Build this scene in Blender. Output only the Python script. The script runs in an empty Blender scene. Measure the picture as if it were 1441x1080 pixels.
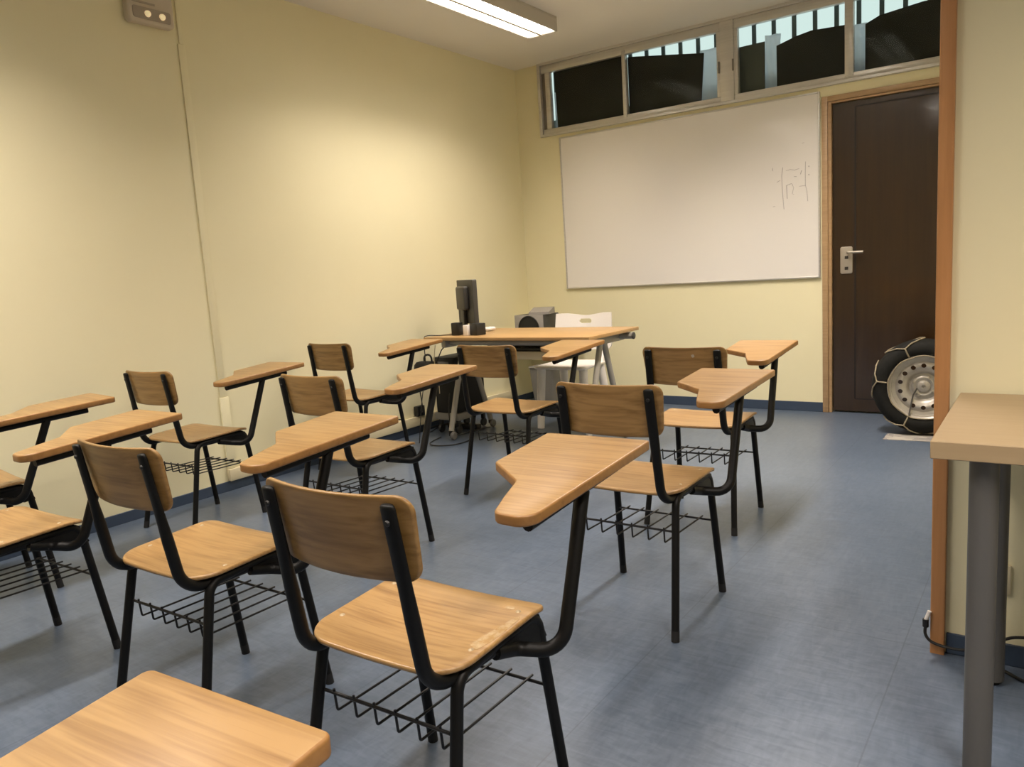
import bpy, bmesh, math, random
from mathutils import Vector, Matrix
random.seed(7)
PI = math.pi
C = bpy.context.scene.collection
SC = bpy.context.scene
H = 2.785

# ------------------------------------------------------------------ materials
def srgb(r, g, b):
    f = lambda c: (c / 12.92) if c <= .04045 else ((c + .055) / 1.055) ** 2.4
    return (f(r / 255), f(g / 255), f(b / 255), 1)

def mat(name, col, rough=.5, metal=0., coat=0., spec=None, emit=None, estr=0.):
    m = bpy.data.materials.new(name); m.use_nodes = True
    b = m.node_tree.nodes['Principled BSDF']
    b.inputs['Base Color'].default_value = col
    b.inputs['Roughness'].default_value = rough
    b.inputs['Metallic'].default_value = metal
    b.inputs['Coat Weight'].default_value = coat
    b.inputs['Coat Roughness'].default_value = .2
    if spec is not None: b.inputs['Specular IOR Level'].default_value = spec
    if emit:
        b.inputs['Emission Color'].default_value = emit
        b.inputs['Emission Strength'].default_value = estr
    return m

def noisy(name, c1, c2, scale, rough=.5, bump=0., detail=4., bscale=None, obj=True, coat=0., ramp=(.35, .65), rand=False, rough2=None, spec=None):
    """procedural two-tone material; scale is an xyz stretch of object space"""
    m = mat(name, c1, rough, coat=coat, spec=spec); nt = m.node_tree; N = nt.nodes; L = nt.links
    b = N['Principled BSDF']
    tc = N.new('ShaderNodeTexCoord'); mp = N.new('ShaderNodeMapping'); mp.inputs['Scale'].default_value = scale
    src = tc.outputs['Object']
    if rand:
        oi = N.new('ShaderNodeObjectInfo'); ml = N.new('ShaderNodeVectorMath'); ml.operation = 'MULTIPLY_ADD'
        ml.inputs[1].default_value = (7.3, 5.1, 3.7)
        L.new(oi.outputs['Random'], ml.inputs[0]); L.new(src, ml.inputs[2]); src = ml.outputs[0]
    L.new(src, mp.inputs['Vector'])
    nz = N.new('ShaderNodeTexNoise'); nz.inputs['Scale'].default_value = 1; nz.inputs['Detail'].default_value = detail
    nz.inputs['Roughness'].default_value = .6
    L.new(mp.outputs[0], nz.inputs['Vector'])
    cr = N.new('ShaderNodeValToRGB'); cr.color_ramp.elements[0].position = ramp[0]; cr.color_ramp.elements[1].position = ramp[1]
    cr.color_ramp.elements[0].color = c1; cr.color_ramp.elements[1].color = c2
    L.new(nz.outputs['Fac'], cr.inputs[0]); L.new(cr.outputs[0], b.inputs['Base Color'])
    if bump:
        bp = N.new('ShaderNodeBump'); bp.inputs['Strength'].default_value = bump; bp.inputs['Distance'].default_value = .002
        L.new(nz.outputs['Fac'], bp.inputs['Height']); L.new(bp.outputs[0], b.inputs['Normal'])
    if rough2 is not None:
        mr = N.new('ShaderNodeMapRange'); mr.inputs['To Min'].default_value = rough; mr.inputs['To Max'].default_value = rough2
        L.new(nz.outputs['Fac'], mr.inputs['Value']); L.new(mr.outputs[0], b.inputs['Roughness'])
    return m

def wood(name, light, dark, rough=.38, sx=3.5, sy=75., coat=0.15, streak=.6):
    """light veneer: long thin streaks along x plus broad tonal bands"""
    m = mat(name, light, rough, coat=coat); nt = m.node_tree; N = nt.nodes; L = nt.links
    b = N['Principled BSDF']
    tc = N.new('ShaderNodeTexCoord'); oi = N.new('ShaderNodeObjectInfo')
    ma = N.new('ShaderNodeVectorMath'); ma.operation = 'MULTIPLY_ADD'; ma.inputs[1].default_value = (9.1, 4.7, 6.3)
    L.new(oi.outputs['Random'], ma.inputs[0]); L.new(tc.outputs['Object'], ma.inputs[2])
    outs = []
    for scl, det, dist in (((sx, sy, sy), 3., .3), ((sx * .6, sy * .22, sy * .22), 2., .8)):
        mp = N.new('ShaderNodeMapping'); mp.inputs['Scale'].default_value = scl; mp.inputs['Rotation'].default_value = (0, 0, .03)
        L.new(ma.outputs[0], mp.inputs['Vector'])
        nz = N.new('ShaderNodeTexNoise'); nz.inputs['Scale'].default_value = 1.; nz.inputs['Detail'].default_value = det
        nz.inputs['Distortion'].default_value = dist
        L.new(mp.outputs[0], nz.inputs['Vector']); outs.append(nz)
    mx = N.new('ShaderNodeMix'); mx.data_type = 'FLOAT'; mx.inputs[0].default_value = .35
    L.new(outs[0].outputs['Fac'], mx.inputs[2]); L.new(outs[1].outputs['Fac'], mx.inputs[3])
    cr = N.new('ShaderNodeValToRGB'); e = cr.color_ramp.elements
    e[0].position = .33; e[0].color = dark; e[1].position = .33 + .4 * streak; e[1].color = light
    L.new(mx.outputs[0], cr.inputs[0]); L.new(cr.outputs[0], b.inputs['Base Color'])
    return m

M = {}
M['wall'] = noisy('cream_wall_paint', (.82, .765, .525, 1), (.80, .745, .505, 1), (1.3, 1.3, 1.3), .62, bump=.12, detail=8, spec=.3)
M['ceiling'] = noisy('ceiling_paint', (.80, .775, .73, 1), (.77, .745, .70, 1), (1, 1, 1), .8, detail=5)
M['wall_rear'] = noisy('beige_rear_wall_paint', (.72, .67, .52, 1), (.69, .64, .495, 1), (1.3, 1.3, 1.3), .7, detail=5)
M['skirt'] = mat('blue_vinyl_skirting', (.040, .062, .105, 1), .45)
M['beech'] = wood('beech_veneer', (.355, .212, .080, 1), (.225, .118, .038, 1), .36, sx=5., sy=120.)
M['beech_edge'] = wood('beech_edge', (.30, .15, .045, 1), (.23, .11, .032, 1), .42)
M['beech_back'] = wood('beech_backrest', (.32, .185, .062, 1), (.17, .088, .022, 1), .4, sx=4., sy=70.)
M['desk_wood'] = wood('desk_laminate', (.42, .255, .105, 1), (.36, .21, .08, 1), .4)
M['table_wood'] = noisy('pale_beech_laminate', (.37, .27, .155, 1), (.345, .25, .14, 1), (3, 40, 40), .45, detail=3)
M['black'] = mat('black_painted_steel', (.005, .005, .005, 1), .45, spec=.22)
M['wire'] = mat('black_wire', (.008, .008, .009, 1), .45, spec=.35)
M['bolt'] = mat('zinc_bolt', (.03, .03, .03, 1), .4, .6)
M['rivet'] = mat('steel_rivet', (.40, .31, .19, 1), .45, .3)
M['rubber'] = mat('black_rubber', (.006, .006, .006, 1), .7)
M['alu'] = noisy('anodised_aluminium', (.58, .56, .53, 1), (.64, .62, .59, 1), (2, 2, 60), .34, detail=2)
M['alu'].node_tree.nodes['Principled BSDF'].inputs['Metallic'].default_value = .45
M['alu_dark'] = mat('dark_aluminium', (.22, .20, .18, 1), .45, .7)
M['board'] = mat('whiteboard_enamel', (.80, .775, .75, 1), .2, coat=.8); M['board'].node_tree.nodes['Principled BSDF'].inputs['Coat Roughness'].default_value = .065
M['marker'] = mat('faded_marker', (.42, .39, .40, 1), .6)
M['door'] = noisy('dark_walnut_door', (.022, .0098, .0028, 1), (.031, .0145, .004, 1), (30, 30, 1.5), .30, detail=5, coat=1.)
M['door'].node_tree.nodes['Principled BSDF'].inputs['Coat Roughness'].default_value = .09
M['groove'] = mat('door_groove', (.004, .002, .001, 1), .6)
M['casing'] = wood('door_casing_wood', (.42, .275, .145, 1), (.35, .22, .11, 1), .45)
M['guard'] = noisy('corner_guard_wood', (.49, .24, .095, 1), (.41, .195, .072, 1), (40, 40, 2), .42, detail=4)
M['satin'] = mat('satin_nickel', (.55, .50, .42, 1), .38, .75)
M['dark'] = mat('dark_keyhole', (.02, .015, .01, 1), .6)
M['plastic_black'] = mat('black_plastic', (.012, .012, .012, 1), .4)
M['plastic_grey'] = mat('grey_plastic', (.16, .155, .145, 1), .5)
M['plastic_dark'] = mat('charcoal_plastic', (.05, .048, .043, 1), .5)
M['white_plastic'] = mat('white_plastic', (.82, .78, .74, 1), .4)
M['cream_plastic'] = mat('cream_plastic', (.70, .62, .42, 1), .5)
M['tray'] = mat('cream_tray', (.55, .47, .31, 1), .5)
M['grey_metal'] = mat('grey_painted_steel', (.36, .34, .30, 1), .4, .2)
M['leg_metal'] = mat('grey_table_leg', (.135, .130, .122, 1), .4, .35)
M['bin'] = mat('grey_bin_plastic', (.23, .22, .20, 1), .55)
M['spk'] = mat('speaker_grey', (.30, .28, .26, 1), .5)
M['cone'] = mat('speaker_cone', (.006, .006, .006, 1), .6)
M['rim'] = noisy('painted_steel_rim', (.46, .43, .39, 1), (.36, .335, .30, 1), (14, 14, 14), .42, detail=4)
M['rim'].node_tree.nodes['Principled BSDF'].inputs['Metallic'].default_value = .45
M['tyre'] = noisy('tyre_rubber', (.006, .006, .005, 1), (.010, .010, .009, 1), (30, 30, 30), .8, spec=.25)
M['chain'] = noisy('chain_rope', (.34, .29, .20, 1), (.20, .165, .11, 1), (120, 120, 120), .55)
M['housing'] = mat('lamp_housing', (.52, .48, .42, 1), .5)
M['tube'] = mat('fluorescent_tube', (.9, .9, .9, 1), .4, emit=(1, .93, .85, 1), estr=19.)
M['reflector'] = mat('lamp_reflector', (.85, .84, .82, 1), .3, .2)
M['card'] = noisy('black_card', (.010, .009, .007, 1), (.016, .014, .010, 1), (3, 3, 3), .7)
M['card_grey'] = mat('grey_card', (.075, .08, .07, 1), .7)
M['bar'] = mat('grille_bar', (.10, .13, .13, 1), .6)
M['out_wall'] = mat('outer_wall', (.30, .36, .38, 1), .8)
M['lens'] = mat('warm_lamp_lens', (.9, .75, .5, 1), .2, emit=(1, .78, .42, 1), estr=.35)
M['em_white'] = mat('emergency_housing', (.58, .51, .41, 1), .45)
M['em_grey'] = mat('emergency_recess', (.36, .31, .25, 1), .5)

def glass():
    m = bpy.data.materials.new('window_glass'); m.use_nodes = True
    nt = m.node_tree; N = nt.nodes; L = nt.links
    N.remove(N['Principled BSDF'])
    t = N.new('ShaderNodeBsdfTransparent'); t.inputs[0].default_value = (.95, .98, .97, 1)
    g = N.new('ShaderNodeBsdfGlossy'); g.inputs['Roughness'].default_value = .03
    f = N.new('ShaderNodeFresnel'); f.inputs[0].default_value = 1.14
    mx = N.new('ShaderNodeMixShader')
    L.new(f.outputs[0], mx.inputs[0]); L.new(t.outputs[0], mx.inputs[1]); L.new(g.outputs[0], mx.inputs[2])
    L.new(mx.outputs[0], N['Material Output'].inputs['Surface'])
    return m
M['glass'] = glass()

def film():
    m = bpy.data.materials.new('plastic_film'); m.use_nodes = True
    nt = m.node_tree; N = nt.nodes; L = nt.links
    b = N['Principled BSDF']; b.inputs['Base Color'].default_value = (.86, .89, .92, 1); b.inputs['Roughness'].default_value = .35
    t = N.new('ShaderNodeBsdfTranslucent'); t.inputs[0].default_value = (.92, .93, .97, 1)
    mx = N.new('ShaderNodeMixShader'); mx.inputs[0].default_value = .7
    L.new(b.outputs[0], mx.inputs[1]); L.new(t.outputs[0], mx.inputs[2])
    L.new(mx.outputs[0], N['Material Output'].inputs['Surface'])
    return m
M['film'] = film()

def floor_mat():
    m = mat('blue_linoleum', (.14, .19, .28, 1), .36); nt = m.node_tree; N = nt.nodes; L = nt.links
    b = N['Principled BSDF']; b.inputs['Specular IOR Level'].default_value = .45
    tc = N.new('ShaderNodeTexCoord')
    def nz(scale, det, dist=.0, rot=0.):
        mp = N.new('ShaderNodeMapping'); mp.inputs['Scale'].default_value = scale; mp.inputs['Rotation'].default_value = (0, 0, rot)
        L.new(tc.outputs['Object'], mp.inputs['Vector'])
        n = N.new('ShaderNodeTexNoise'); n.inputs['Scale'].default_value = 1; n.inputs['Detail'].default_value = det; n.inputs['Distortion'].default_value = dist
        L.new(mp.outputs[0], n.inputs['Vector']); return n
    a = nz((11, 46, 5), 5, 1.2, .25); c = nz((52, 13, 5), 4, 1.0, .2); d = nz((1.1, 1.1, 1), 3)
    def mixf(x, y, f):
        k = N.new('ShaderNodeMix'); k.data_type = 'FLOAT'; k.inputs[0].default_value = f
        L.new(x, k.inputs[2]); L.new(y, k.inputs[3]); return k.outputs[0]
    v = mixf(mixf(a.outputs['Fac'], c.outputs['Fac'], .4), d.outputs['Fac'], .25)
    cr = N.new('ShaderNodeValToRGB'); e = cr.color_ramp.elements
    e[0].position = .36; e[0].color = (.066, .093, .138, 1); e[1].position = .64; e[1].color = (.118, .150, .205, 1)
    L.new(v, cr.inputs[0])
    # welded seams of the linoleum rolls: every 0.6 m across, every 3 m along
    sp = N.new('ShaderNodeSeparateXYZ'); L.new(tc.outputs['Object'], sp.inputs[0])
    def seam(out, off, per, wid):
        ad = N.new('ShaderNodeMath'); ad.operation = 'ADD'; ad.inputs[1].default_value = off; L.new(out, ad.inputs[0])
        pp = N.new('ShaderNodeMath'); pp.operation = 'PINGPONG'; pp.inputs[1].default_value = per / 2; L.new(ad.outputs[0], pp.inputs[0])
        lt = N.new('ShaderNodeMath'); lt.operation = 'LESS_THAN'; lt.inputs[1].default_value = wid; L.new(pp.outputs[0], lt.inputs[0])
        return lt.outputs[0]
    s1 = seam(sp.outputs['X'], -2.838, .613, .0018); s2 = seam(sp.outputs['Y'], 3.316, 6.0, .0016)
    mxm = N.new('ShaderNodeMath'); mxm.operation = 'MAXIMUM'; L.new(s1, mxm.inputs[0]); L.new(s2, mxm.inputs[1])
    mul = N.new('ShaderNodeMath'); mul.operation = 'MULTIPLY'; mul.inputs[1].default_value = .34; L.new(mxm.outputs[0], mul.inputs[0])
    mc = N.new('ShaderNodeMix'); mc.data_type = 'RGBA'; mc.inputs[7].default_value = (.03, .04, .06, 1)
    L.new(mul.outputs[0], mc.inputs[0]); L.new(cr.outputs[0], mc.inputs[6]); L.new(mc.outputs[2], b.inputs['Base Color'])
    mr = N.new('ShaderNodeMapRange'); mr.inputs['To Min'].default_value = .26; mr.inputs['To Max'].default_value = .40
    L.new(a.outputs['Fac'], mr.inputs['Value']); L.new(mr.outputs[0], b.inputs['Roughness'])
    bp = N.new('ShaderNodeBump'); bp.inputs['Strength'].default_value = .08; bp.inputs['Distance'].default_value = .001
    L.new(v, bp.inputs['Height']); L.new(bp.outputs[0], b.inputs['Normal'])
    return m
M['floor'] = floor_mat()

def paper_mat():
    m = mat('printed_newspaper', (.5, .47, .42, 1), .7); nt = m.node_tree; N = nt.nodes; L = nt.links
    b = N['Principled BSDF']
    tc = N.new('ShaderNodeTexCoord'); mp = N.new('ShaderNodeMapping'); mp.inputs['Scale'].default_value = (22, 30, 1)
    L.new(tc.outputs['Object'], mp.inputs[0])
    v = N.new('ShaderNodeTexVoronoi'); v.inputs['Scale'].default_value = 1; v.distance = 'CHEBYCHEV'
    L.new(mp.outputs[0], v.inputs['Vector'])
    cr = N.new('ShaderNodeValToRGB'); e = cr.color_ramp.elements
    e[0].color = (.22, .205, .20, 1); e[1].color = (.40, .37, .33, 1); e[0].position = .2; e[1].position = .7
    L.new(v.outputs['Color'], cr.inputs[0]); L.new(cr.outputs[0], b.inputs['Base Color'])
    return m
M['paper'] = paper_mat()

# ------------------------------------------------------------------ mesh helpers
class MB:
    def __init__(s): s.v = []; s.f = []; s.m = []; s.cur = 0
    def add(s, vs, fs):
        o = len(s.v); s.v += [tuple(x) for x in vs]; s.f += [tuple(i + o for i in f) for f in fs]; s.m += [s.cur] * len(fs); return s
    def box(s, a, b, bev=0., seg=2):
        bm = bmesh.new(); bmesh.ops.create_cube(bm, size=1)
        sx, sy, sz = (b[0] - a[0], b[1] - a[1], b[2] - a[2]); c = [(a[i] + b[i]) / 2 for i in range(3)]
        for v in bm.verts: v.co = Vector((v.co.x * sx + c[0], v.co.y * sy + c[1], v.co.z * sz + c[2]))
        if bev: bmesh.ops.bevel(bm, geom=bm.edges[:], offset=bev, segments=seg, affect='EDGES', profile=.5)
        bm.verts.index_update()
        s.add([v.co[:] for v in bm.verts], [[v.index for v in f.verts] for f in bm.faces]); bm.free(); return s
    def tube(s, pts, r, n=12, fil=0., cap=True, closed=False, flat=1.):
        P = fillet(pts, fil) if fil else [Vector(p) for p in pts]
        k = len(P); T = []
        for i in range(k):
            if closed: d = P[(i + 1) % k] - P[i - 1]
            else: d = P[min(i + 1, k - 1)] - P[max(i - 1, 0)]
            T.append(d.normalized())
        ref = Vector((0, 0, 1)) if abs(T[0].z) < .9 else Vector((0, 1, 0))
        nrm = (ref - T[0] * ref.dot(T[0])).normalized(); rings = []
        for i in range(k):
            nrm = (nrm - T[i] * nrm.dot(T[i]))
            nrm = nrm.normalized() if nrm.length > 1e-6 else T[i].orthogonal().normalized()
            bn = T[i].cross(nrm)
            rr = r[i] if isinstance(r, (list, tuple)) else r
            fl = flat[i] if isinstance(flat, (list, tuple)) else flat
            rings.append([P[i] + (nrm * math.cos(2 * PI * j / n) + bn * math.sin(2 * PI * j / n) * fl) * rr for j in range(n)])
        vs = [p for q in rings for p in q]; fs = []
        for i in range(k if closed else k - 1):
            a, b = i * n, ((i + 1) % k) * n
            for j in range(n): fs.append((a + j, a + (j + 1) % n, b + (j + 1) % n, b + j))
        if cap and not closed:
            fs.append(tuple(range(n))[::-1]); fs.append(tuple((k - 1) * n + j for j in range(n)))
        return s.add(vs, fs)
    def lathe(s, prof, n=40, mtx=None, closed=False):
        """profile of (radius, height) spun about local z"""
        vs = []; fs = []; k = len(prof)
        for (r, z) in prof:
            for j in range(n):
                a = 2 * PI * j / n; vs.append(Vector((r * math.cos(a), r * math.sin(a), z)))
        for i in range(k if closed else k - 1):
            a, b = i * n, ((i + 1) % k) * n
            for j in range(n): fs.append((a + j, a + (j + 1) % n, b + (j + 1) % n, b + j))
        if not closed:
            if prof[0][0] > 0: fs.append(tuple(range(n))[::-1])
            if prof[-1][0] > 0: fs.append(tuple((k - 1) * n + j for j in range(n)))
        if mtx is not None: vs = [mtx @ v for v in vs]
        return s.add(vs, fs)
    def prism(s, outline, z0, z1, mtx=None):
        n = len(outline); vs = [Vector((x, y, z0)) for x, y in outline] + [Vector((x, y, z1)) for x, y in outline]
        fs = [tuple(range(n))[::-1], tuple(range(n, 2 * n))] + [(i, (i + 1) % n, n + (i + 1) % n, n + i) for i in range(n)]
        if mtx is not None: vs = [mtx @ v for v in vs]
        return s.add(vs, fs)
    def obj(s, name, m, parent=None, smooth=True, mats=None, ang=40):
        me = bpy.data.meshes.new(name); me.from_pydata(s.v, [], s.f); me.validate(); me.update()
        bm = bmesh.new(); bm.from_mesh(me); bmesh.ops.recalc_face_normals(bm, faces=bm.faces[:]); bm.to_mesh(me); bm.free()
        for k in ([m] if not mats else mats): me.materials.append(M[k])
        if mats:
            for p, i in zip(me.polygons, s.m): p.material_index = i
        if smooth:
            me.polygons.foreach_set('use_smooth', [True] * len(me.polygons)); me.update()
            try: me.set_sharp_from_angle(angle=math.radians(ang))
            except Exception: pass
        o = bpy.data.objects.new(name, me); C.objects.link(o)
        if parent: o.parent = parent
        return o

def fillet(pts, r, seg=8):
    P = [Vector(p) for p in pts]; out = [P[0]]
    for i in range(1, len(P) - 1):
        a, b, c = P[i - 1], P[i], P[i + 1]
        u = (a - b); w = (c - b); lu, lw = u.length, w.length; u.normalize(); w.normalize()
        ang = u.angle(w)
        if ang > PI - .02: out.append(b); continue
        rr = r[i] if isinstance(r, (list, tuple)) else r
        t = min(rr / math.tan(ang / 2), lu * .49 if i > 1 else lu * .95, lw * .49 if i < len(P) - 2 else lw * .95)
        rr = t * math.tan(ang / 2); bis = (u + w).normalized(); cen = b + bis * (rr / math.sin(ang / 2))
        s, e = b + u * t - cen, b + w * t - cen; tot = s.angle(e); ax = s.cross(e).normalized()
        for k in range(seg + 1): out.append(cen + Matrix.Rotation(tot * k / seg, 3, ax) @ s)
    out.append(P[-1]); return out

def round_poly(pts, rad, seg=6):
    """2-D closed polygon with rounded corners"""
    n = len(pts); out = []
    for i in range(n):
        a, b, c = Vector(pts[i - 1]), Vector(pts[i]), Vector(pts[(i + 1) % n])
        r = rad[i] if isinstance(rad, (list, tuple)) else rad
        u = (a - b); w = (c - b); lu, lw = u.length, w.length; u.normalize(); w.normalize()
        ang = u.angle(w)
        t = min(r / math.tan(ang / 2), lu * .48, lw * .48); rr = t * math.tan(ang / 2)
        cen = b + (u + w).normalized() * (rr / math.sin(ang / 2)); s = b + u * t - cen; e = b + w * t - cen
        a0 = math.atan2(s.y, s.x); a1 = math.atan2(e.y, e.x); d = (a1 - a0 + PI) % (2 * PI) - PI
        for k in range(seg + 1):
            q = a0 + d * k / seg; out.append((cen.x + rr * math.cos(q), cen.y + rr * math.sin(q)))
    return out

def dense(poly, mx=.02):
    out = []
    for i in range(len(poly)):
        a, b = Vector(poly[i]), Vector(poly[(i + 1) % len(poly)]); k = max(1, int((b - a).length / mx + .999))
        for j in range(k): p = a.lerp(b, j / k); out.append((p.x, p.y))
    return out

def inset(poly, d):
    n = len(poly); out = []
    area = sum(poly[i - 1][0] * poly[i][1] - poly[i][0] * poly[i - 1][1] for i in range(n)); sg = 1 if area > 0 else -1
    for i in range(n):
        a, b, c = Vector(poly[i - 1]), Vector(poly[i]), Vector(poly[(i + 1) % n])
        t = ((b - a).normalized() + (c - b).normalized())
        t = t.normalized() if t.length > 1e-9 else (c - b).normalized()
        nn = Vector((-t.y, t.x)) * sg; out.append((b.x + nn.x * d, b.y + nn.y * d))
    return out

def plate(mb, outline, th, fn, bull=.004, rings=0, n_b=3):
    """board with softened edges; fn maps (x, y, h) to 3-D, h from -th/2 to th/2. rings > 0 fills convex outlines with concentric rings"""
    prof = []
    for k in range(n_b + 1):
        a = PI / 2 * k / n_b; prof.append((bull * (1 - math.sin(a)), -th / 2 + bull * (1 - math.cos(a))))
    prof += [(d, -h) for d, h in prof[::-1]]
    n = len(outline); vs = []; fs = []
    for d, h in prof:
        for x, y in inset(outline, d): vs.append(fn(x, y, h))
    for i in range(len(prof) - 1):
        for j in range(n): fs.append((i * n + j, i * n + (j + 1) % n, (i + 1) * n + (j + 1) % n, (i + 1) * n + j))
    if not rings:
        fs.append(tuple(range(n))[::-1]); fs.append(tuple((len(prof) - 1) * n + j for j in range(n)))
    else:
        cx = sum(p[0] for p in outline) / n; cy = sum(p[1] for p in outline) / n
        for side, h in ((0, -th / 2), (len(prof) - 1, th / 2)):
            base = inset(outline, bull); prev = [side * n + j for j in range(n)]
            for r in range(1, rings + 1):
                k = 1 - r / (rings + 1); st = len(vs)
                for x, y in base: vs.append(fn(cx + (x - cx) * k, cy + (y - cy) * k, h))
                cur = [st + j for j in range(n)]
                for j in range(n): fs.append((prev[j], prev[(j + 1) % n], cur[(j + 1) % n], cur[j]))
                prev = cur
            vs.append(fn(cx, cy, h)); c = len(vs) - 1
            for j in range(n): fs.append((prev[j], prev[(j + 1) % n], c))
    mb.add(vs, fs); return mb

def thing(name, label, cat, loc=(0, 0, 0), rz=0., group=None):
    o = bpy.data.objects.new(name, None); C.objects.link(o); o.empty_display_size = .1
    o.location = loc; o.rotation_euler = (0, 0, rz); o['label'] = label; o['category'] = cat
    if group: o['group'] = group
    return o
def tag(o, label, cat, group=None):
    o['label'] = label; o['category'] = cat
    if group: o['group'] = group
    return o
def struct(o): o['kind'] = 'structure'; return o
def dup(root, loc, rz, label):
    def cp(o, par):
        c = o.copy(); C.objects.link(c)
        if par: c.parent = par
        for ch in kids.get(o.name, []): cp(ch, c)
        return c
    kids = {}
    for o in C.objects:
        if o.parent: kids.setdefault(o.parent.name, []).append(o)
    r = cp(root, None); r.location = loc; r.rotation_euler = (0, 0, rz); r['label'] = label
    return r

# ------------------------------------------------------------------ room shell
XR, YB = 6.2, -8.2
o = MB().box((-.1, YB - .1, -.1), (XR + .1, .3, 0)).obj('floor', 'floor', smooth=False); struct(o)
o = MB().box((-.1, YB - .1, H), (XR + .1, .12, H + .1)).obj('ceiling', 'ceiling', smooth=False); struct(o)
o = MB().box((-.1, YB, 0), (0, .12, H)).obj('wall_left', 'wall', smooth=False); struct(o)
b = MB().box((0, 0, 0), (2.49, .12, 2.205)).box((2.49, 0, 2.10), (3.45, .12, 2.205)).box((3.45, 0, 0), (3.54, .12, 2.205))
b.box((2.49, .07, 0), (3.45, .12, 2.10)).box((0, 0, 2.205), (.235, .12, H))
struct(b.obj('wall_back', 'wall', smooth=False))
struct(MB().box((3.54, -3.314, 0), (3.68, .12, H)).obj('wall_right', 'wall', smooth=False))
struct(MB().box((3.68, -3.314, 0), (XR, -3.18, H)).obj('wall_front', 'wall', smooth=False))
struct(MB().box((XR, YB, 0), (XR + .1, -3.18, H)).obj('wall_side', 'wall_rear', smooth=False))
struct(MB().box((-.1, YB - .1, 0), (XR + .1, YB, H)).obj('wall_rear', 'wall_rear', smooth=False))
struct(MB().box((0, YB, 0), (.008, 0, .055), .002, 1).obj('baseboard_left', 'skirt'))
struct(MB().box((.008, -.008, 0), (2.455, 0, .068), .002, 1).obj('baseboard_back', 'skirt'))
struct(MB().box((3.556, -3.322, 0), (XR, -3.314, .06), .002, 1).obj('baseboard_front', 'skirt'))
# timber guard on the outer wall corner
g = round_poly([(3.518, -3.338), (3.553, -3.338), (3.553, -3.3145), (3.5395, -3.3145), (3.5395, -3.285), (3.518, -3.285)], [.005, .003, .001, .001, .001, .003], 3)
struct(MB().prism(g, 0, H).obj('trim_1', 'guard'))

# door in the back wall
d1 = bpy.data.objects.new('door_1', None); C.objects.link(d1); struct(d1)
MB().box((2.52, .018, .012), (3.42, .060, 2.087), .002, 1).obj('door_leaf', 'door', d1)
b = MB()
for x in (2.661, 3.279): b.box((x - .005, .0165, .10), (x + .005, .0185, 2.05))
for z in (.10, 2.05): b.box((2.661, .0165, z - .004), (3.279, .0185, z + .004))
b.obj('groove', 'groove', d1, smooth=False)
b = MB().box((2.456, -.016, 0), (2.494, .004, 2.138), .003).box((3.446, -.016, 0), (3.484, .004, 2.138), .003).box((2.494, -.016, 2.104), (3.446, .004, 2.138), .003)
b.obj('casing', 'casing', d1)
b = MB().box((2.494, -.004, .0), (2.516, .066, 2.104), .002, 1).box((3.424, -.004, 0), (3.446, .066, 2.104), .002, 1).box((2.516, -.004, 2.090), (3.424, .066, 2.104), .002, 1)
b.obj('jamb', 'casing', d1)
hp = MB(); plate(hp, round_poly([(2.568, .963), (2.645, .963), (2.645, 1.144), (2.568, 1.144)], .012), .008, lambda x, y, h: Vector((x, .014 - h, y)), .002)
hp = hp.obj('handle_plate', 'satin', d1)
b = MB().tube([(2.62, .012, 1.106), (2.62, -.030, 1.106), (2.72, -.034, 1.104)], .0085, 12, .014); b.obj('lever', 'satin', hp)
for z in (1.073, 1.0):
    MB().box((2.596, .0085, z - .011), (2.618, .0115, z + .009), .001, 1).obj('keyhole', 'dark', hp)

# ------------------------------------------------------------------ clerestory window
w = bpy.data.objects.new('window_1', None); C.objects.link(w); struct(w)
XE = 3.54
b = MB().box((.235, -.03, 2.205), (.262, .10, H), .002, 1).box((.262, -.03, 2.765), (XE, .10, H), .002, 1).box((.262, -.034, 2.203), (XE, .10, 2.222), .002, 1)
b.obj('outer_frame', 'alu', w)
b = MB()
for x0, x1, a, c in ((.262, 1.775, 1.000, 1.030), (1.872, XE, 2.602, 2.655)):
    b.box((x0, -.014, 2.222), (x1, .03, 2.262), .004).box((x0, -.014, 2.705), (x1, .03, 2.765), .004)
b.box((.300, -.014, 2.262), (.345, .03, 2.705), .003)
b.box((1.745, -.014, 2.262), (1.80, .03, 2.705), .003).box((1.845, -.014, 2.262), (1.898, .03, 2.705), .003)
b.obj('sash', 'alu', w)
MB().box((.262, .0, 2.222), (.300, .03, 2.765), .002, 1).obj('side_jamb', 'alu_dark', w)
MB().box((1.775, -.026, 2.222), (1.872, .06, 2.765), .003).obj('mullion', 'alu', w)
MB().box((1.000, -.020, 2.240), (1.030, .03, 2.735), .004).obj('glazing_bar', 'alu', w)
MB().box((2.602, -.020, 2.240), (2.655, .03, 2.735), .004).obj('glazing_bar', 'alu', w)
for x0, x1 in ((.345, 1.0), (1.03, 1.745), (1.898, 2.602), (2.655, XE)):
    MB().box((x0, .012, 2.262), (x1, .016, 2.705)).obj('pane', 'glass', w, smooth=False)
for x in (1.766, 1.868):
    MB().box((x - .006, -.034, 2.42), (x + .006, -.026, 2.50), .002, 1).obj('latch', 'alu_dark', w)

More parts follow.
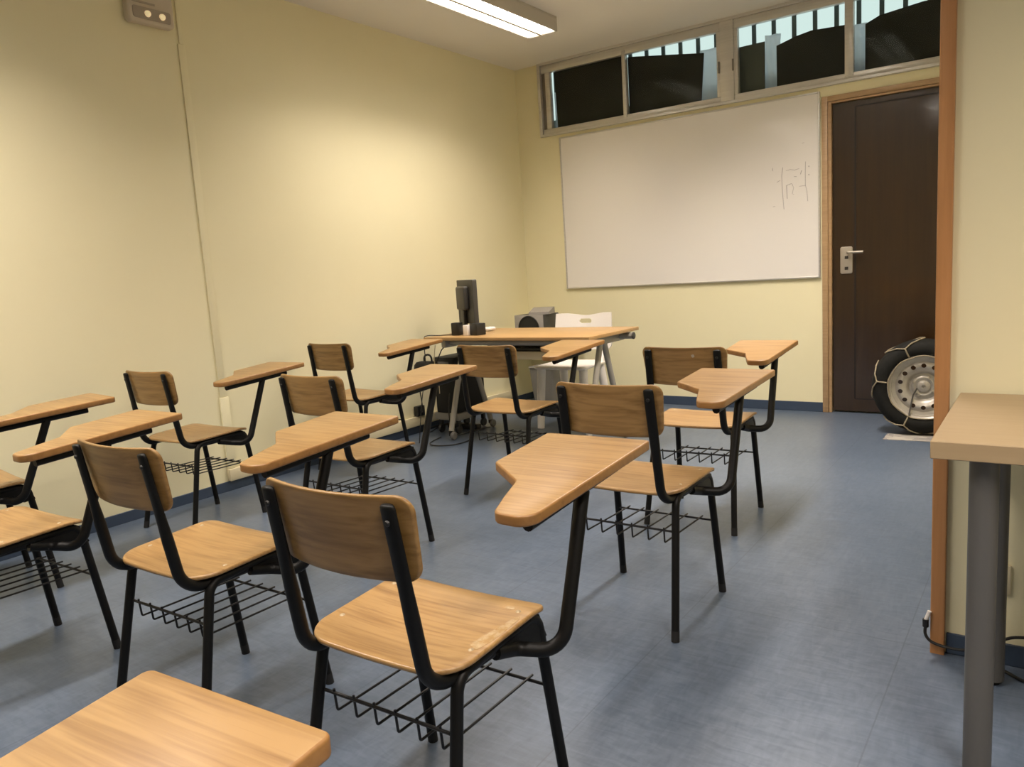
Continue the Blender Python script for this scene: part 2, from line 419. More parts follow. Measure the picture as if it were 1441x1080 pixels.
# black cards standing against the outside of the glass
def card(name, pts, m, label, y=.045, th=.008, tilt=0.):
    b = MB(); plate(b, pts, th, lambda x, z, h: Vector((x, y + h + tilt * (z - 2.25), z)), .001, 0, 1)
    return tag(b.obj(name, m), label, 'board', 'cards behind the clerestory panes')
card('black_card', [(.372, 2.222), (1.018, 2.222), (1.018, 2.74), (.358, 2.74)], 'card', 'black card filling the window pane nearest the room corner')
card('black_card', [(1.024, 2.222), (1.600, 2.222), (1.632, 2.600), (1.06, 2.690), (1.024, 2.692)], 'card', 'black card in the pane over the middle of the whiteboard, strip of light above it')
card('grey_card', [(1.880, 2.222), (2.062, 2.222), (2.066, 2.590), (1.880, 2.588)], 'card_grey', 'narrow greenish grey card beside the white plastic strip in the third pane', .06)
card('black_card', [(2.150, 2.222), (2.64, 2.222), (2.64, 2.575), (2.38, 2.590), (2.28, 2.575), (2.150, 2.540)], 'card', 'black card with slanted top in the third window pane beside the grey one')
card('black_card', [(2.715, 2.222), (3.52, 2.222), (3.52, 2.585), (3.05, 2.615), (2.80, 2.590), (2.715, 2.555)], 'card', 'black card in the window pane directly above the dark door')
def sheet(x0, x1, z0, z1, label, y=.085, amp=.006, taper=.0):
    nu, nv = 12, 14; vs = []; fs = []
    for j in range(nv + 1):
        for i in range(nu + 1):
            u = i / nu; v = j / nv; x = x0 + (x1 - x0) * u + taper * (v - .5) * (1 - u)
            vs.append((x, y + amp * math.sin(9 * u + 5 * v) + amp * .7 * math.sin(17 * v + 3 * u), z0 + (z1 - z0) * v))
    for j in range(nv):
        for i in range(nu): a = j * (nu + 1) + i; fs.append((a, a + 1, a + nu + 2, a + nu + 1))
    b = MB().add(vs, fs); o = b.obj('plastic_sheet', 'film')
    md = o.modifiers.new('thickness', 'SOLIDIFY'); md.thickness = .0015
    return tag(o, label, 'plastic sheet', 'plastic sheets behind the clerestory panes')
sheet(.325, .390, 2.215, 2.56, 'pale plastic strip at the outer edge of the corner window pane', taper=.02)
sheet(1.560, 1.775, 2.215, 2.63, 'bluish plastic sheet beside the black card in the second pane', taper=.06)
sheet(2.055, 2.165, 2.215, 2.63, 'crumpled white plastic strip between grey and black cards in the third pane', amp=.010, taper=.02)
sheet(2.640, 2.730, 2.215, 2.575, 'pale green plastic strip edging the card above the door')
gr = thing('window_grille', 'row of vertical metal bars outside the clerestory window', 'grille', (0, 0, 0))
x = .30
while x < 3.6:
    MB().box((x - .014, .150, 2.12), (x + .014, .164, 2.95)).obj('bar', 'bar', gr, smooth=False); x += .1385
MB().box((.15, .151, 2.12), (3.62, .163, 2.15)).obj('cross_bar', 'bar', gr, smooth=False)
struct(MB().box((-.3, .17, 1.6), (3.9, .25, 2.36)).obj('wall_outer', 'out_wall', smooth=False))

# ------------------------------------------------------------------ whiteboard
wb = thing('whiteboard', 'large white dry-erase board on the back wall with faint marker traces', 'whiteboard', (1.4285, 0, .945))
def loc(o, t): o.location = (-t.location.x, -t.location.y, -t.location.z); return o
loc(MB().box((.420, -.018, .955), (2.437, -.001, 2.168), .001, 1).obj('writing_surface', 'board', wb), wb)
b = MB()
for a, c in (((.411, -.024, .945), (.423, -.0005, 2.178)), ((2.434, -.024, .945), (2.446, -.0005, 2.178)), ((.423, -.024, .945), (2.434, -.0005, .957)), ((.423, -.024, 2.166), (2.434, -.0005, 2.178))):
    b.box(a, c, .003)
loc(b.obj('frame', 'alu', wb), wb)
b = MB(); yy = -.0188
def stroke(pts, r=.0016): b.tube([(x, yy, z) for x, z in pts], r, 6, 0, flat=1)
stroke([(2.200, 1.715), (2.192, 1.66), (2.196, 1.55), (2.205, 1.43)]); stroke([(2.352, 1.735), (2.350, 1.66), (2.350, 1.58), (2.360, 1.54), (2.365, 1.47)])
stroke([(2.222, 1.590), (2.26, 1.600)]); stroke([(2.224, 1.592), (2.228, 1.50)], .0022); stroke([(2.318, 1.655), (2.326, 1.68)], .002)
stroke([(2.31, 1.575), (2.352, 1.577)]); stroke([(2.222, 1.69), (2.25, 1.695), (2.28, 1.688), (2.31, 1.694)], .0012)
stroke([(2.276, 1.645), (2.292, 1.642)]); stroke([(2.262, 1.597), (2.272, 1.57), (2.262, 1.53), (2.274, 1.525)], .0012)
stroke([(2.160, 1.62), (2.182, 1.63)], .0014); stroke([(2.130, 1.72), (2.132, 1.70)], .0014); stroke([(2.13, 1.455), (2.145, 1.457)], .0013)
for z in (1.70, 1.645): stroke([(2.371, z), (2.376, z + .003)], .0035)
stroke([(2.33, 1.86), (2.345, 1.862)], .001)
loc(b.obj('marker_traces', 'marker', wb), wb)

# ------------------------------------------------------------------ ceiling lamp
L0 = thing('ceiling_lamp', 'long twin-tube fluorescent lamp with white louvres on the ceiling', 'ceiling lamp', (.875, -1.715, H), 0, 'louvred ceiling lamps')
zb = -.095
b = MB()
prof = [(-.112, zb), (-.118, 0), (.118, 0), (.112, zb)]
b.box((-.115, -.785, -.012), (.115, .785, 0), .002, 1).box((-.115, -.785, zb), (-.108, .785, -.012), .002, 1).box((.108, -.785, zb), (.115, .785, -.012), .002, 1)
b.box((-.108, -.785, zb), (.108, -.777, -.012), .002, 1).box((-.108, .777, zb), (.108, .785, -.012), .002, 1)
b.obj('housing', 'housing', L0)
b = MB().box((-.006, -.777, zb), (.006, .777, -.02), .001, 1)
for s in (-1, 1):
    n = 32
    for k in range(n):
        y = -.777 + 1.554 * (k + .5) / n
        b.box((s * .057 - .049, y - .0012, zb), (s * .057 + .049, y + .0012, zb + .016))
b.obj('louvre', 'reflector', L0, smooth=False)
MB().box((-.010, -.777, zb - .006), (.010, .777, zb + .004), .002, 1).obj('centre_spine', 'housing', L0)
for s in (-1, 1):
    MB().tube([(s * .057, -.75, -.066), (s * .057, .75, -.066)], .013, 12).obj('fluorescent_tube', 'tube', L0)
    b = MB(); pts = []
    for k in range(13):
        t = -1 + 2 * k / 12; pts.append((s * .057 + .049 * t, zb + .006 + .058 * (1 - t * t)))
    vs = [(x, y, z) for y in (-.775, .775) for x, z in pts]; b.add(vs, [(k, k + 1, 13 + k + 1, 13 + k) for k in range(12)])
    b.obj('parabolic_reflector', 'reflector', L0)

LAMPS = [((.875, -4.95), 'twin-tube ceiling lamp mirrored in the whiteboard, above the chairs along the cream wall'),
         ((2.62, -1.715), 'twin-tube ceiling lamp over the open floor before the dark door'),
         ((2.62, -5.10), 'twin-tube ceiling lamp mirrored in the dark door, above the nearest chair')]
for (lx, ly), lab in LAMPS: dup(L0, (lx, ly, H), 0, lab)

# ------------------------------------------------------------------ things on the left wall
e = thing('emergency_light', 'white emergency light unit with two small warm lamps high on the wall', 'emergency light', (0, -3.275, 2.45))
b = MB(); plate(b, round_poly([(-.122, 0), (.122, 0), (.122, .16), (-.122, .16)], .02), .05, lambda x, y, h: Vector((.026 + h, x, y)), .012)
b.obj('housing', 'em_white', e)
b = MB(); plate(b, round_poly([(-.10, .018), (.10, .018), (.10, .075), (-.10, .075)], .012), .006, lambda x, y, h: Vector((.0525 + h, x, y)), .002)
b.obj('recess', 'em_grey', e)
for y in (-.025, .052):
    MB().lathe([(.0, .016), (.009, .014), (.014, .008), (.016, 0), (.016, -.004)], 20, Matrix.Translation((.056, y, .045)) @ Matrix.Rotation(PI / 2, 4, 'Y')).obj('lamp_head', 'lens', e)
MB().box((.052, -.10, .09), (.056, .02, .10), .001, 1).obj('indicator_slot', 'em_grey', e)
c = thing('wall_conduit', 'cream cable duct running down the wall below the emergency light', 'cable duct', (0, -3.1, 0))
MB().box((.0005, -.012, 2.40), (.009, .008, H - .001), .003).obj('upper_duct', 'wall', c)
MB().box((.0005, -.022, .53), (.009, .020, 2.40), .003).obj('middle_duct', 'wall', c)
MB().box((.0005, -.028, .125), (.014, .028, .53), .003).obj('lower_duct', 'wall', c)
t = MB().box((.0005, -3.13, .0565), (.03, -.30, .124), .005).obj('floor_trunking', 'cream_plastic')
tag(t, 'cream cable trunking along the wall just above the blue skirting', 'cable trunking')

# ------------------------------------------------------------------ tablet-arm chairs
def make_chair(label):
    t = thing('tablet_arm_chair', label, 'chair', (0, 0, 0), 0, 'beech tablet-arm chairs of the classroom')
    # seat
    out = round_poly([(-.190, -.170), (.190, -.170), (.197, .150), (-.197, .150)], [.075, .075, .03, .03], 8); out = dense(out)
    def fs(x, y, h):
        z = .440 + (y + .17) / .32 * .010 - .005
        z -= max(0, (y - .09) / .06) ** 2 * .010
        z += .004 * (x / .19) ** 2 - .006 * math.exp(-((y + .06) / .10) ** 2) * (1 - (x / .19) ** 2)
        return Vector((x, y, z + h))
    b = MB(); plate(b, out, .011, fs, .0045, 9); seat = b.obj('seat', 'beech', t)
    for x in (-.165, .165):
        for y in (-.075, .085):
            p = fs(x, y, .0055)
            MB().lathe([(.0, .0022), (.004, .0018), (.0062, .0)], 14, Matrix.Translation(p)).obj('seat_rivet', 'rivet', seat)
    # backrest, curved ply
    out = round_poly([(-.168, .615), (.168, .615), (.182, .775), (-.182, .775)], [.034, .034, .030, .030], 8); out = dense(out)
    def fb(x, z, h):
        k = (z - .615) / .16
        y = -.2135 - .030 * k + .027 * (x / .18) ** 2
        return Vector((x, y + h, z + .004 * (x / .18) ** 2))
    b = MB(); plate(b, out, .010, fb, .004, 10); back = b.obj('backrest', 'beech_back', t)
    # frame
    for s in (-1, 1):
        X = lambda x, y, z: (s * x, y, z)
        # tube pressed flat where it carries the backrest
        pts = fillet([X(.1455, -.2385, .766), X(.152, -.184, .414), X(.168, -.02, .418)], .062)
        d = pts[1] - pts[0]; st = [pts[0] + d * k for k in (0, .004, .012, .03, .2, .42, .56, .72)]
        rad = [.004, .0062, .0072, .0076, .0078, .0082, .0105, .0136]; fl = [1.8, 2.0, 2.08, 2.1, 2.05, 1.95, 1.45, 1.02]
        p = MB().tube(st + pts[1:], rad + [.0138] * (len(pts) - 1), 16, flat=fl + [1.] * (len(pts) - 1))
        post = p.obj('back_post', 'black', t)
        MB().lathe([(.0, .004), (.004, .0035), (.006, 0)], 12, Matrix.Translation((s * .146, -.2415, .735)) @ Matrix.Rotation(PI / 2, 4, 'X')).obj('bolt', 'bolt', post)
        foot = Vector(X(.191, -.211, .002))
        q = MB().tube([foot, X(.169, -.125, .418), X(.171, .0, .426)], .0120, 14, .040).obj('leg', 'black', t)
        dirv = (Vector(X(.169, -.125, .418)) - foot).normalized()
        MB().tube([foot - Vector((0, 0, .002)), foot + dirv * .03], .0124, 14).obj('foot_cap', 'rubber', q)
        foot = Vector(X(.188, .194, .002))
        q = MB().tube([foot, X(.172, .137, .428), X(.171, .0, .426)], .0120, 14, .040).obj('leg', 'black', t)
        dirv = (Vector(X(.172, .137, .428)) - foot).normalized()
        MB().tube([foot - Vector((0, 0, .002)), foot + dirv * .03], .0124, 14).obj('foot_cap', 'rubber', q)
    b = MB().tube([(-.171, -.085, .421), (.171, -.085, .421)], .009, 10)
    b.obj('cross_rail', 'black', t)
    b = MB().tube([(-.171, .080, .426), (.171, .080, .426)], .009, 10)
    b.obj('cross_rail', 'black', t)
    # book rack of bent wire
    b = MB().tube([(-.176, -.143, .316), (.176, -.143, .316)], .0036, 8).tube([(-.179, .154, .262), (.179, .154, .262)], .0036, 8)
    for k in range(6):
        x = -.135 + .27 * k / 5
        b.tube([(x, .166, .268), (x, -.139, .276), (x, -.143, .324)], .0027, 8, .006)
    b.obj('book_rack', 'wire', t)
    # tablet arm
    out = round_poly([(.285, -.040), (.299, .455), (.030, .457), (.035, .221), (.150, .128), (.180, .035), (.205, -.034)], [.040, .010, .012, .014, .034, .08, .026], 8)
    zt = lambda y: .700 + .0630 * (y + .02)
    ft = lambda x, y, h: Vector((x, y, zt(y) - .0115 + h))
    b = MB(); plate(b, out, .022, ft, .0045, 0, 4)
    n = len(out)
    tab = b.obj('writing_tablet', 'beech', t, mats=['beech', 'beech_edge'], ang=50)
    me = tab.data
    for p in me.polygons:
        if abs(p.normal.z) < .93: p.material_index = 1
    b = MB().tube([(.252, .005, zt(.005) - .0345), (.256, .36, zt(.36) - .0345)], .0118, 12).obj('support_tube', 'black', tab)
    b = MB().tube([(.171, -.01, .410), (.178, .050, .392), (.2585, .094, .385), (.2535, .215, zt(.215) - .040)], .0142, 16, [0, .03, .058, 0])
    b.obj('tablet_post', 'black', t)
    # gusset between the side rail and the tablet post
    g = [Vector((.171, -.02, .410)), Vector((.171, .10, .432)), Vector((.173, .135, .428)), Vector((.174, .158, .372)), Vector((.174, .12, .366)), Vector((.173, .06, .382))]
    vs = [p + Vector((dx, 0, 0)) for dx in (-.006, .008) for p in g]; k = len(g)
    b = MB().add(vs, [tuple(range(k)), tuple(range(k, 2 * k))[::-1]] + [(i, (i + 1) % k, k + (i + 1) % k, k + i) for i in range(k)])
    b.obj('gusset', 'black', t, smooth=False)
    return t

chairs = [
 ((2.755, -4.530), .028, 'tablet-arm chair with a bright glossy scuff on the edge of its seat'),
 ((2.689, -3.394), -.004, 'tablet-arm chair directly in front of the glossy-scuffed one, half hidden by its tablet'),
 ((2.536, -2.463), .036, 'tablet-arm chair nearest the dark brown door, pale blotch on its backrest'),
 ((1.938, -4.478), .019, 'tablet-arm chair beside the glossy-scuffed one, its seat partly behind that backrest'),
 ((1.428, -3.448), -.003, 'tablet-arm chair directly behind the one that stands at the teacher desk'),
 ((1.512, -2.434), .003, 'tablet-arm chair right in front of the teacher desk, keyboard tray beyond its backrest'),
 ((1.150, -4.672), .035, 'tablet-arm chair cut through its seat by the picture edge, a backrest overlapping its tablet'),
 ((.381, -4.480), -.115, 'tablet-arm chair against the cream wall, mostly outside the picture edge'),
 ((.366, -3.504), .044, 'tablet-arm chair along the cream wall just below the cable duct'),
 ((.331, -2.378), .0, 'tablet-arm chair along the cream wall closest to the room corner'),
 ((2.998, -5.676), .074, 'tablet-arm chair nearest the camera, only its wooden tablet corner in view'),
]
ch0 = make_chair(chairs[0][2]); ch0.location = (*chairs[0][0], 0); ch0.rotation_euler = (0, 0, chairs[0][1])
CH = [ch0] + [dup(ch0, (*p, 0), rz, lab) for p, rz, lab in chairs[1:]]
# marks that only one chair carries
def part_of(root, stem): return next(o for o in C.objects if o.parent == root and o.name.split('.')[0] == stem)
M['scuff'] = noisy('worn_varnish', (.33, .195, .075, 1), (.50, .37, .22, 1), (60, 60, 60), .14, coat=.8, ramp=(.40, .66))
M['blotch'] = mat('pale_blotch', (.42, .37, .30, 1), .5)
def seat_z(x, y):
    z = .440 + (y + .17) / .32 * .010 - .005 - max(0, (y - .09) / .06) ** 2 * .010
    return z + .004 * (x / .19) ** 2 - .006 * math.exp(-((y + .06) / .10) ** 2) * (1 - (x / .19) ** 2) + .0055
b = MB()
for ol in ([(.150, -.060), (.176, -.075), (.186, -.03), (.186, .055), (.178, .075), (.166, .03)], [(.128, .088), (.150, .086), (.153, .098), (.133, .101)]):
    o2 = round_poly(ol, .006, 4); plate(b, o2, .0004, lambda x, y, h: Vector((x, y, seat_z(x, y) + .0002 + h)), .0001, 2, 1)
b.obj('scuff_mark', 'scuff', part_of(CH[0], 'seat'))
b = MB(); o2 = round_poly([(.040, .745), (.052, .749), (.056, .738), (.046, .733)], .004, 4)
plate(b, o2, .0006, lambda x, z, h: Vector((x, -.2135 - .030 * (z - .615) / .16 + .027 * (x / .18) ** 2 - .0055 + h, z)), .0001, 2, 1)
b.obj('pale_mark', 'blotch', part_of(CH[2], 'backrest'))

# ------------------------------------------------------------------ teacher desk
dk = thing('teacher_desk', 'wide beech desk on grey A-shaped trestles before the whiteboard', 'desk', (.95, -1.43, 0))
def dobj(b, n, m, par=dk, **k):
    o = b.obj(n, m, par, **k)
    if par is dk: o.location = (-.95, 1.43, 0)
    return o
dobj(MB().box((.315, -1.755, .698), (1.585, -1.10, .720), .003), 'desktop', 'desk_wood')
dobj(MB().tube([(.36, -1.60, .672), (1.555, -1.60, .672)], .021, 14), 'stretcher', 'grey_metal')
o = dobj(MB().tube([(.36, -1.21, .672), (1.60, -1.21, .672)], .021, 14), 'stretcher', 'grey_metal')
MB().lathe([(.0, .004), (.018, .003), (.0225, 0), (.0225, -.006)], 16, Matrix.Translation((1.602, -1.21, .672)) @ Matrix.Rotation(PI / 2, 4, 'Y')).obj('end_cap', 'plastic_dark', o)
for x in (.405, 1.485):
    o = dobj(MB().box((x - .02, -1.66, .640), (x + .02, -1.15, .697), .006), 'trestle_beam', 'grey_metal')
    for yt, yb in ((-1.445, -1.645), (-1.395, -1.19)):
        lg = dobj(MB().tube([(x, yt, .65), (x, yb, .062)], .019, 14), 'leg', 'grey_metal')
        MB().lathe([(.0, -.012), (.024, -.012), (.029, -.006), (.029, .006), (.024, .012), (0, .012)], 20, Matrix.Translation((x + .018, yb, .030)) @ Matrix.Rotation(PI / 2, 4, 'Y')).obj('caster', 'plastic_grey', lg)
        MB().box((x - .012, yb - .016, .028), (x + .004, yb + .016, .066), .004).obj('caster_fork', 'plastic_black', lg)
o = dobj(MB().box((.63, -1.58, .592), (1.20, -1.14, .604), .002), 'keyboard_tray', 'tray')
MB().box((.63, -1.594, .560), (1.20, -1.58, .612), .002).obj('front_lip', 'tray', o)
for x in (.66, 1.185): MB().box((x - .006, -1.50, .604), (x + .006, -1.20, .652)).obj('slide_rail', 'grey_metal', o)

kb = MB(); plate(kb, round_poly([(.80, -1.56), (1.16, -1.56), (1.16, -1.40), (.80, -1.40)], .01), .022, lambda x, y, h: Vector((x, y, .6155 + h + (y + 1.40) * -.02)), .003)
kb = kb.obj('keyboard', 'plastic_black'); tag(kb, 'black keyboard on the cream tray under the desk', 'keyboard')
b = MB()
for r in range(5):
    for c_ in range(14): b.box((.812 + c_ * .0248, -1.552 + r * .029, .626), (.832 + c_ * .0248, -1.530 + r * .029, .633), .002, 1)
b.obj('keys', 'plastic_dark', kb)

# monitor, seen from behind
mo = thing('computer_monitor', 'dark flat monitor seen from behind on the teacher desk', 'monitor', (.485, -1.465, .720), math.atan2(-.53, .84))
b = MB(); plate(b, round_poly([(-.16, .068), (.16, .068), (.16, .365), (-.16, .365)], .008), .034, lambda x, y, h: Vector((x, h, y)), .005); b.obj('screen_housing', 'plastic_dark', mo)
b = MB(); plate(b, round_poly([(-.145, .085), (.145, .085), (.145, .350), (-.145, .350)], .003), .002, lambda x, y, h: Vector((x, .0182 + h, y)), .0005); b.obj('screen', 'plastic_black', mo)
MB().box((-.085, -.056, .162), (.085, -.016, .322), .014, 3).obj('rear_casing', 'plastic_dark', mo)
MB().box((-.03, -.045, .012), (.03, -.017, .20), .008).obj('neck', 'plastic_black', mo)
b = MB(); plate(b, round_poly([(-.08, -.065), (.08, -.065), (.08, .06), (-.08, .06)], .04), .014, lambda x, y, h: Vector((x, y, .0075 + h)), .004); b.obj('stand_base', 'plastic_black', mo)

def speaker(x, y, rz, lab, s=.066, hh=.082):
    t = thing('desktop_speaker', lab, 'speaker', (x, y, .7205), rz)
    MB().box((-s / 2, -s / 2, 0), (s / 2, s / 2, hh), .006).obj('cabinet', 'plastic_black', t)
    MB().lathe([(.0, .002), (.018, .004), (.024, .001), (.026, 0)], 20, Matrix.Translation((0, s / 2, hh * .52)) @ Matrix.Rotation(-PI / 2, 4, 'X')).obj('speaker_cone', 'plastic_grey', t)
speaker(.492, -1.608, .15, 'small black desktop speaker at the outer desk corner, cable trailing off the edge', .060, .085)
speaker(.660, -1.600, -.25, 'small black desktop speaker between the white box and the middle of the desk', .078, .078)
tag(MB().box((.578, -1.655, .7205), (.618, -1.61, .790), .004).obj('white_box', 'white_plastic'), 'little white box standing between the two desktop speakers', 'box')
b = MB()  # small white rounded body lying on the desktop
plate(b, round_poly([(-.028, -.05), (.028, -.05), (.028, .05), (-.028, .05)], .025), .022, lambda x, y, h: Vector((.545 + x, -1.315 + y, .732 + h + .006 * math.cos(y * 25))), .009, 4)
tag(b.obj('white_item', 'white_plastic'), 'small white rounded mouse on the desk behind the black speaker', 'item')

# computer tower on a low wheeled stand, under the desk
tr = thing('computer_stand', 'light grey wheeled stand under the computer tower', 'computer stand', (.25, -1.36, 0))
MB().box((-.11, -.14, .10), (.11, .21, .15), .006).obj('platform', 'bin', tr)
for sx in (-.08, .08):
    for sy in (-.11, .18):
        MB().lathe([(0, -.01), (.028, -.01), (.032, 0), (.028, .01), (0, .01)], 16, Matrix.Translation((sx, sy, .0325)) @ Matrix.Rotation(PI / 2, 4, 'Y')).obj('caster', 'plastic_black', tr)
        MB().box((sx - .012, sy - .012, .05), (sx + .012, sy + .012, .101)).obj('caster_fork', 'plastic_black', tr)
tw = thing('computer_tower', 'black computer tower under the teacher desk', 'computer', (.25, -1.36, .1505))
MB().box((-.095, -.13, 0), (.095, .20, .40), .006).obj('case', 'rubber', tw)
MB().box((-.088, -.137, .01), (.088, -.129, .39), .003).obj('rear_panel', 'rubber', tw)
MB().box((-.07, -.140, .32), (.05, -.136, .37), .002, 1).obj('fan_vent', 'plastic_grey', tw)
bg = thing('black_bag', 'flat black bag with a raised loop handle hanging under the end of the desk', 'bag', (.215, -1.63, .43))
out = round_poly([(-.105, -.032), (.105, -.032), (.105, .032), (-.105, .032)], .028, 6)
b = MB(); vs = []; fs = []; n = len(out)
for k, (z, q) in enumerate(((0, .86), (.012, .97), (.05, 1.03), (.085, .98), (.105, .82), (.112, .5))):
    for j, (x, y) in enumerate(out): vs.append((x * q, y * q + .003 * math.sin(j * 1.3 + k), z))
for k in range(5):
    for j in range(n): fs.append((k * n + j, k * n + (j + 1) % n, (k + 1) * n + (j + 1) % n, (k + 1) * n + j))
fs += [tuple(range(n))[::-1], tuple(5 * n + j for j in range(n))]
b.add(vs, fs).obj('bag_body', 'rubber', bg)
MB().tube([(-.02, 0, .105), (-.018, 0, .155), (.045, 0, .160), (.05, 0, .105)], .007, 10, .03).obj('loop_handle', 'rubber', bg)
MB().tube([(.085, 0, .095), (.135, .01, .19), (.150, .03, .213)], .004, 8, .03).obj('strap', 'rubber', bg)

# power and cables
ps = thing('power_strip', 'black power strip lying on the floor below the desk', 'power strip', (.24, -1.30, 0), .0)
MB().box((-.14, -.028, 0), (.14, .028, .038), .006).obj('strip_body', 'plastic_black', ps)
for k in range(4): MB().lathe([(.0, .0), (.016, .0), (.018, .002), (.018, -.002)], 16, Matrix.Translation((-.1 + k * .062, 0, .0385))).obj('socket', 'plastic_dark', ps)
so = thing('wall_socket', 'black socket block on the wall above the trunking under the desk', 'socket', (0, -1.53, .125))
MB().box((.0005, -.04, 0), (.04, .04, .075), .006).obj('socket_body', 'plastic_black', so)
MB().lathe([(0, 0), (.014, 0), (.016, .003), (.016, -.003)], 16, Matrix.Translation((.0405, 0, .04)) @ Matrix.Rotation(PI / 2, 4, 'Y')).obj('socket_face', 'plastic_dark', so)
def cable(pts, lab, r=.0035, m='plastic_black', n=8, sm=6):
    # smooth Catmull-Rom run
    P = [Vector(p) for p in pts]; out = []
    for i in range(len(P) - 1):
        p0, p1, p2, p3 = P[max(i - 1, 0)], P[i], P[i + 1], P[min(i + 2, len(P) - 1)]
        for k in range(sm):
            t = k / sm; out.append(.5 * ((2 * p1) + (p2 - p0) * t + (2 * p0 - 5 * p1 + 4 * p2 - p3) * t * t + (3 * p1 - p0 - 3 * p2 + p3) * t ** 3))
    out.append(P[-1])
    return tag(MB().tube(out, r, n).obj('cable', m), lab, 'cable', 'cables around the teacher desk')
cable([(.455, -1.62, .7245), (.37, -1.66, .7245), (.312, -1.72, .727), (.296, -1.73, .69), (.30, -1.74, .50), (.29, -1.79, .30), (.27, -1.83, .006)], 'thin cable hanging from the desktop speaker over the desk end', .003)
cable([(.046, -1.53, .165), (.06, -1.54, .22), (.065, -1.56, .36), (.10, -1.58, .47), (.18, -1.56, .46), (.22, -1.507, .40)], 'black cable rising from the wall socket to the computer', .004)
cable([(.30, -1.507, .30), (.31, -1.54, .22), (.33, -1.56, .08), (.36, -1.52, .006), (.37, -1.40, .006), (.40, -1.30, .006), (.42, -1.22, .006)], 'black cable drooping from the computer down to the power strip', .004)
cable([(.285, -1.62, .006), (.34, -1.80, .006), (.44, -1.84, .006), (.54, -1.76, .006), (.54, -1.60, .006), (.47, -1.50, .006)], 'black cable looped on the floor around the desk caster', .004)
cable([(.03, -1.20, .006), (.045, -1.38, .006), (.09, -1.50, .006), (.05, -1.53, .006), (.02, -1.42, .016), (.06, -1.26, .018), (.085, -1.16, .006)], 'tangled black cable bunched on the floor beside the trunking', .004)
cable([(.35, -1.68, .66), (.34, -1.69, .55), (.37, -1.70, .45), (.365, -1.69, .33)], 'pale thin cable dangling in front of the desk trestle', .0028, 'tray')

# corner shelf with speaker box, wedge device
sh = MB().box((.001, -.53, .54), (.56, -.001, .56), .002).obj('corner_shelf', 'wall'); tag(sh, 'small cream shelf in the room corner carrying the grey speaker box', 'shelf')
am = thing('speaker_box', 'grey speaker box with a round black cone behind the teacher desk', 'speaker', (.34, -.40, .5605))
MB().box((-.135, -.11, 0), (.135, .13, .208), .008).obj('cabinet', 'plastic_dark', am)  # dark sides: shade put into the cabinet colour, front baffle stays grey
b = MB().box((-.135, -.122, 0), (.135, -.108, .208), .004); b.obj('front_baffle', 'spk', am)
MB().lathe([(.0, -.012), (.035, -.014), (.086, .001), (.096, .004), (.101, .0)], 36, Matrix.Translation((0, -.1225, .102)) @ Matrix.Rotation(PI / 2, 4, 'X')).obj('speaker_cone', 'cone', am)
cb = MB().prism([(-.085, 0), (.085, 0), (.085, .020), (-.06, .050), (-.085, .050)], -.085, .085, Matrix.Translation((.40, -.41, .769)) @ Matrix.Rotation(-PI / 2 + .3, 4, 'Z') @ Matrix.Rotation(PI / 2, 4, 'X'))
tag(cb.obj('wedge_device', 'spk', ang=20), 'grey wedge-shaped device lying on top of the speaker box', 'device')
bn = thing('waste_bin', 'grey tapered waste bin in the corner behind the white chair', 'bin', (.485, -.50, 0))
ob = round_poly([(-.115, -.11), (.115, -.11), (.115, .11), (-.115, .11)], .02, 4); n = len(ob); vs = []; fs = []
for z, s in ((0.001, .74), (.36, 1.0), (.36, .96), (.012, .71)):
    for x, y in ob: vs.append((x * s, y * s, z))
for k in range(3):
    for j in range(n): fs.append((k * n + j, k * n + (j + 1) % n, (k + 1) * n + (j + 1) % n, (k + 1) * n + j))
fs += [tuple(range(n))[::-1], tuple(3 * n + j for j in range(n))]
MB().add(vs, fs).obj('bin_body', 'bin', bn)
vs = [(x * 1.0, y * 1.0, .36) for x, y in ob]
b = MB().tube([(x * 1.005, y * 1.005, .358) for x, y in ob], .006, 8, closed=True); b.obj('bin_rim', 'bin', bn)

# white chair behind the desk
wc = thing('white_chair', 'white chair with a slot in its backrest behind the teacher desk', 'chair', (.965, -.93, 0), .06)
b = MB()
out = round_poly([(-.21, -.21), (.21, -.21), (.19, .20), (-.19, .20)], .05, 6)
plate(b, out, .022, lambda x, y, h: Vector((x, y, .438 + h - .010 * math.exp(-(y / .15) ** 2) * (1 - (x / .2) ** 2))), .009, 5); b.obj('seat', 'white_plastic', wc)
# back with a real slot: a ring of quads between an outline and a stadium hole
N_ = 48; outp = []; hole = []
oo = [(-.235, .52), (.235, .52), (.222, .818), (.15, .788), (0, .766), (-.15, .788), (-.222, .818)]
oo = round_poly(oo, [.05, .05, .028, .05, .2, .05, .028], 6)
def ray_hit(poly, c, a):
    d = Vector((math.cos(a), math.sin(a))); best = None
    for i in range(len(poly)):
        p, q = Vector(poly[i - 1]), Vector(poly[i]); e_ = q - p; den = d.x * e_.y - d.y * e_.x
        if abs(den) < 1e-12: continue
        w_ = p - c; tt = (w_.x * e_.y - w_.y * e_.x) / den; uu = (w_.x * d.y - w_.y * d.x) / den
        if tt > 0 and -1e-6 <= uu <= 1 + 1e-6 and (best is None or tt < best): best = tt
    return c + d * (best or .1)
cc = Vector((.0, .728)); hl = round_poly([(-.05, .711), (.05, .711), (.05, .745), (-.05, .745)], .0168, 6)
vs = []; fs = []
def wb_map(x, z, h): return Vector((x, .235 + (z - .5) * .12 + .10 * (-(x / .235) ** 2) * .5 + h, z))
for h in (-.007, .007):
    for rr in (0, .25, .5, .75, 1.):
        for k in range(N_):
            a = 2 * PI * k / N_; p = ray_hit(hl, cc, a).lerp(ray_hit(oo, cc, a), rr); vs.append(wb_map(p.x, p.y, h))
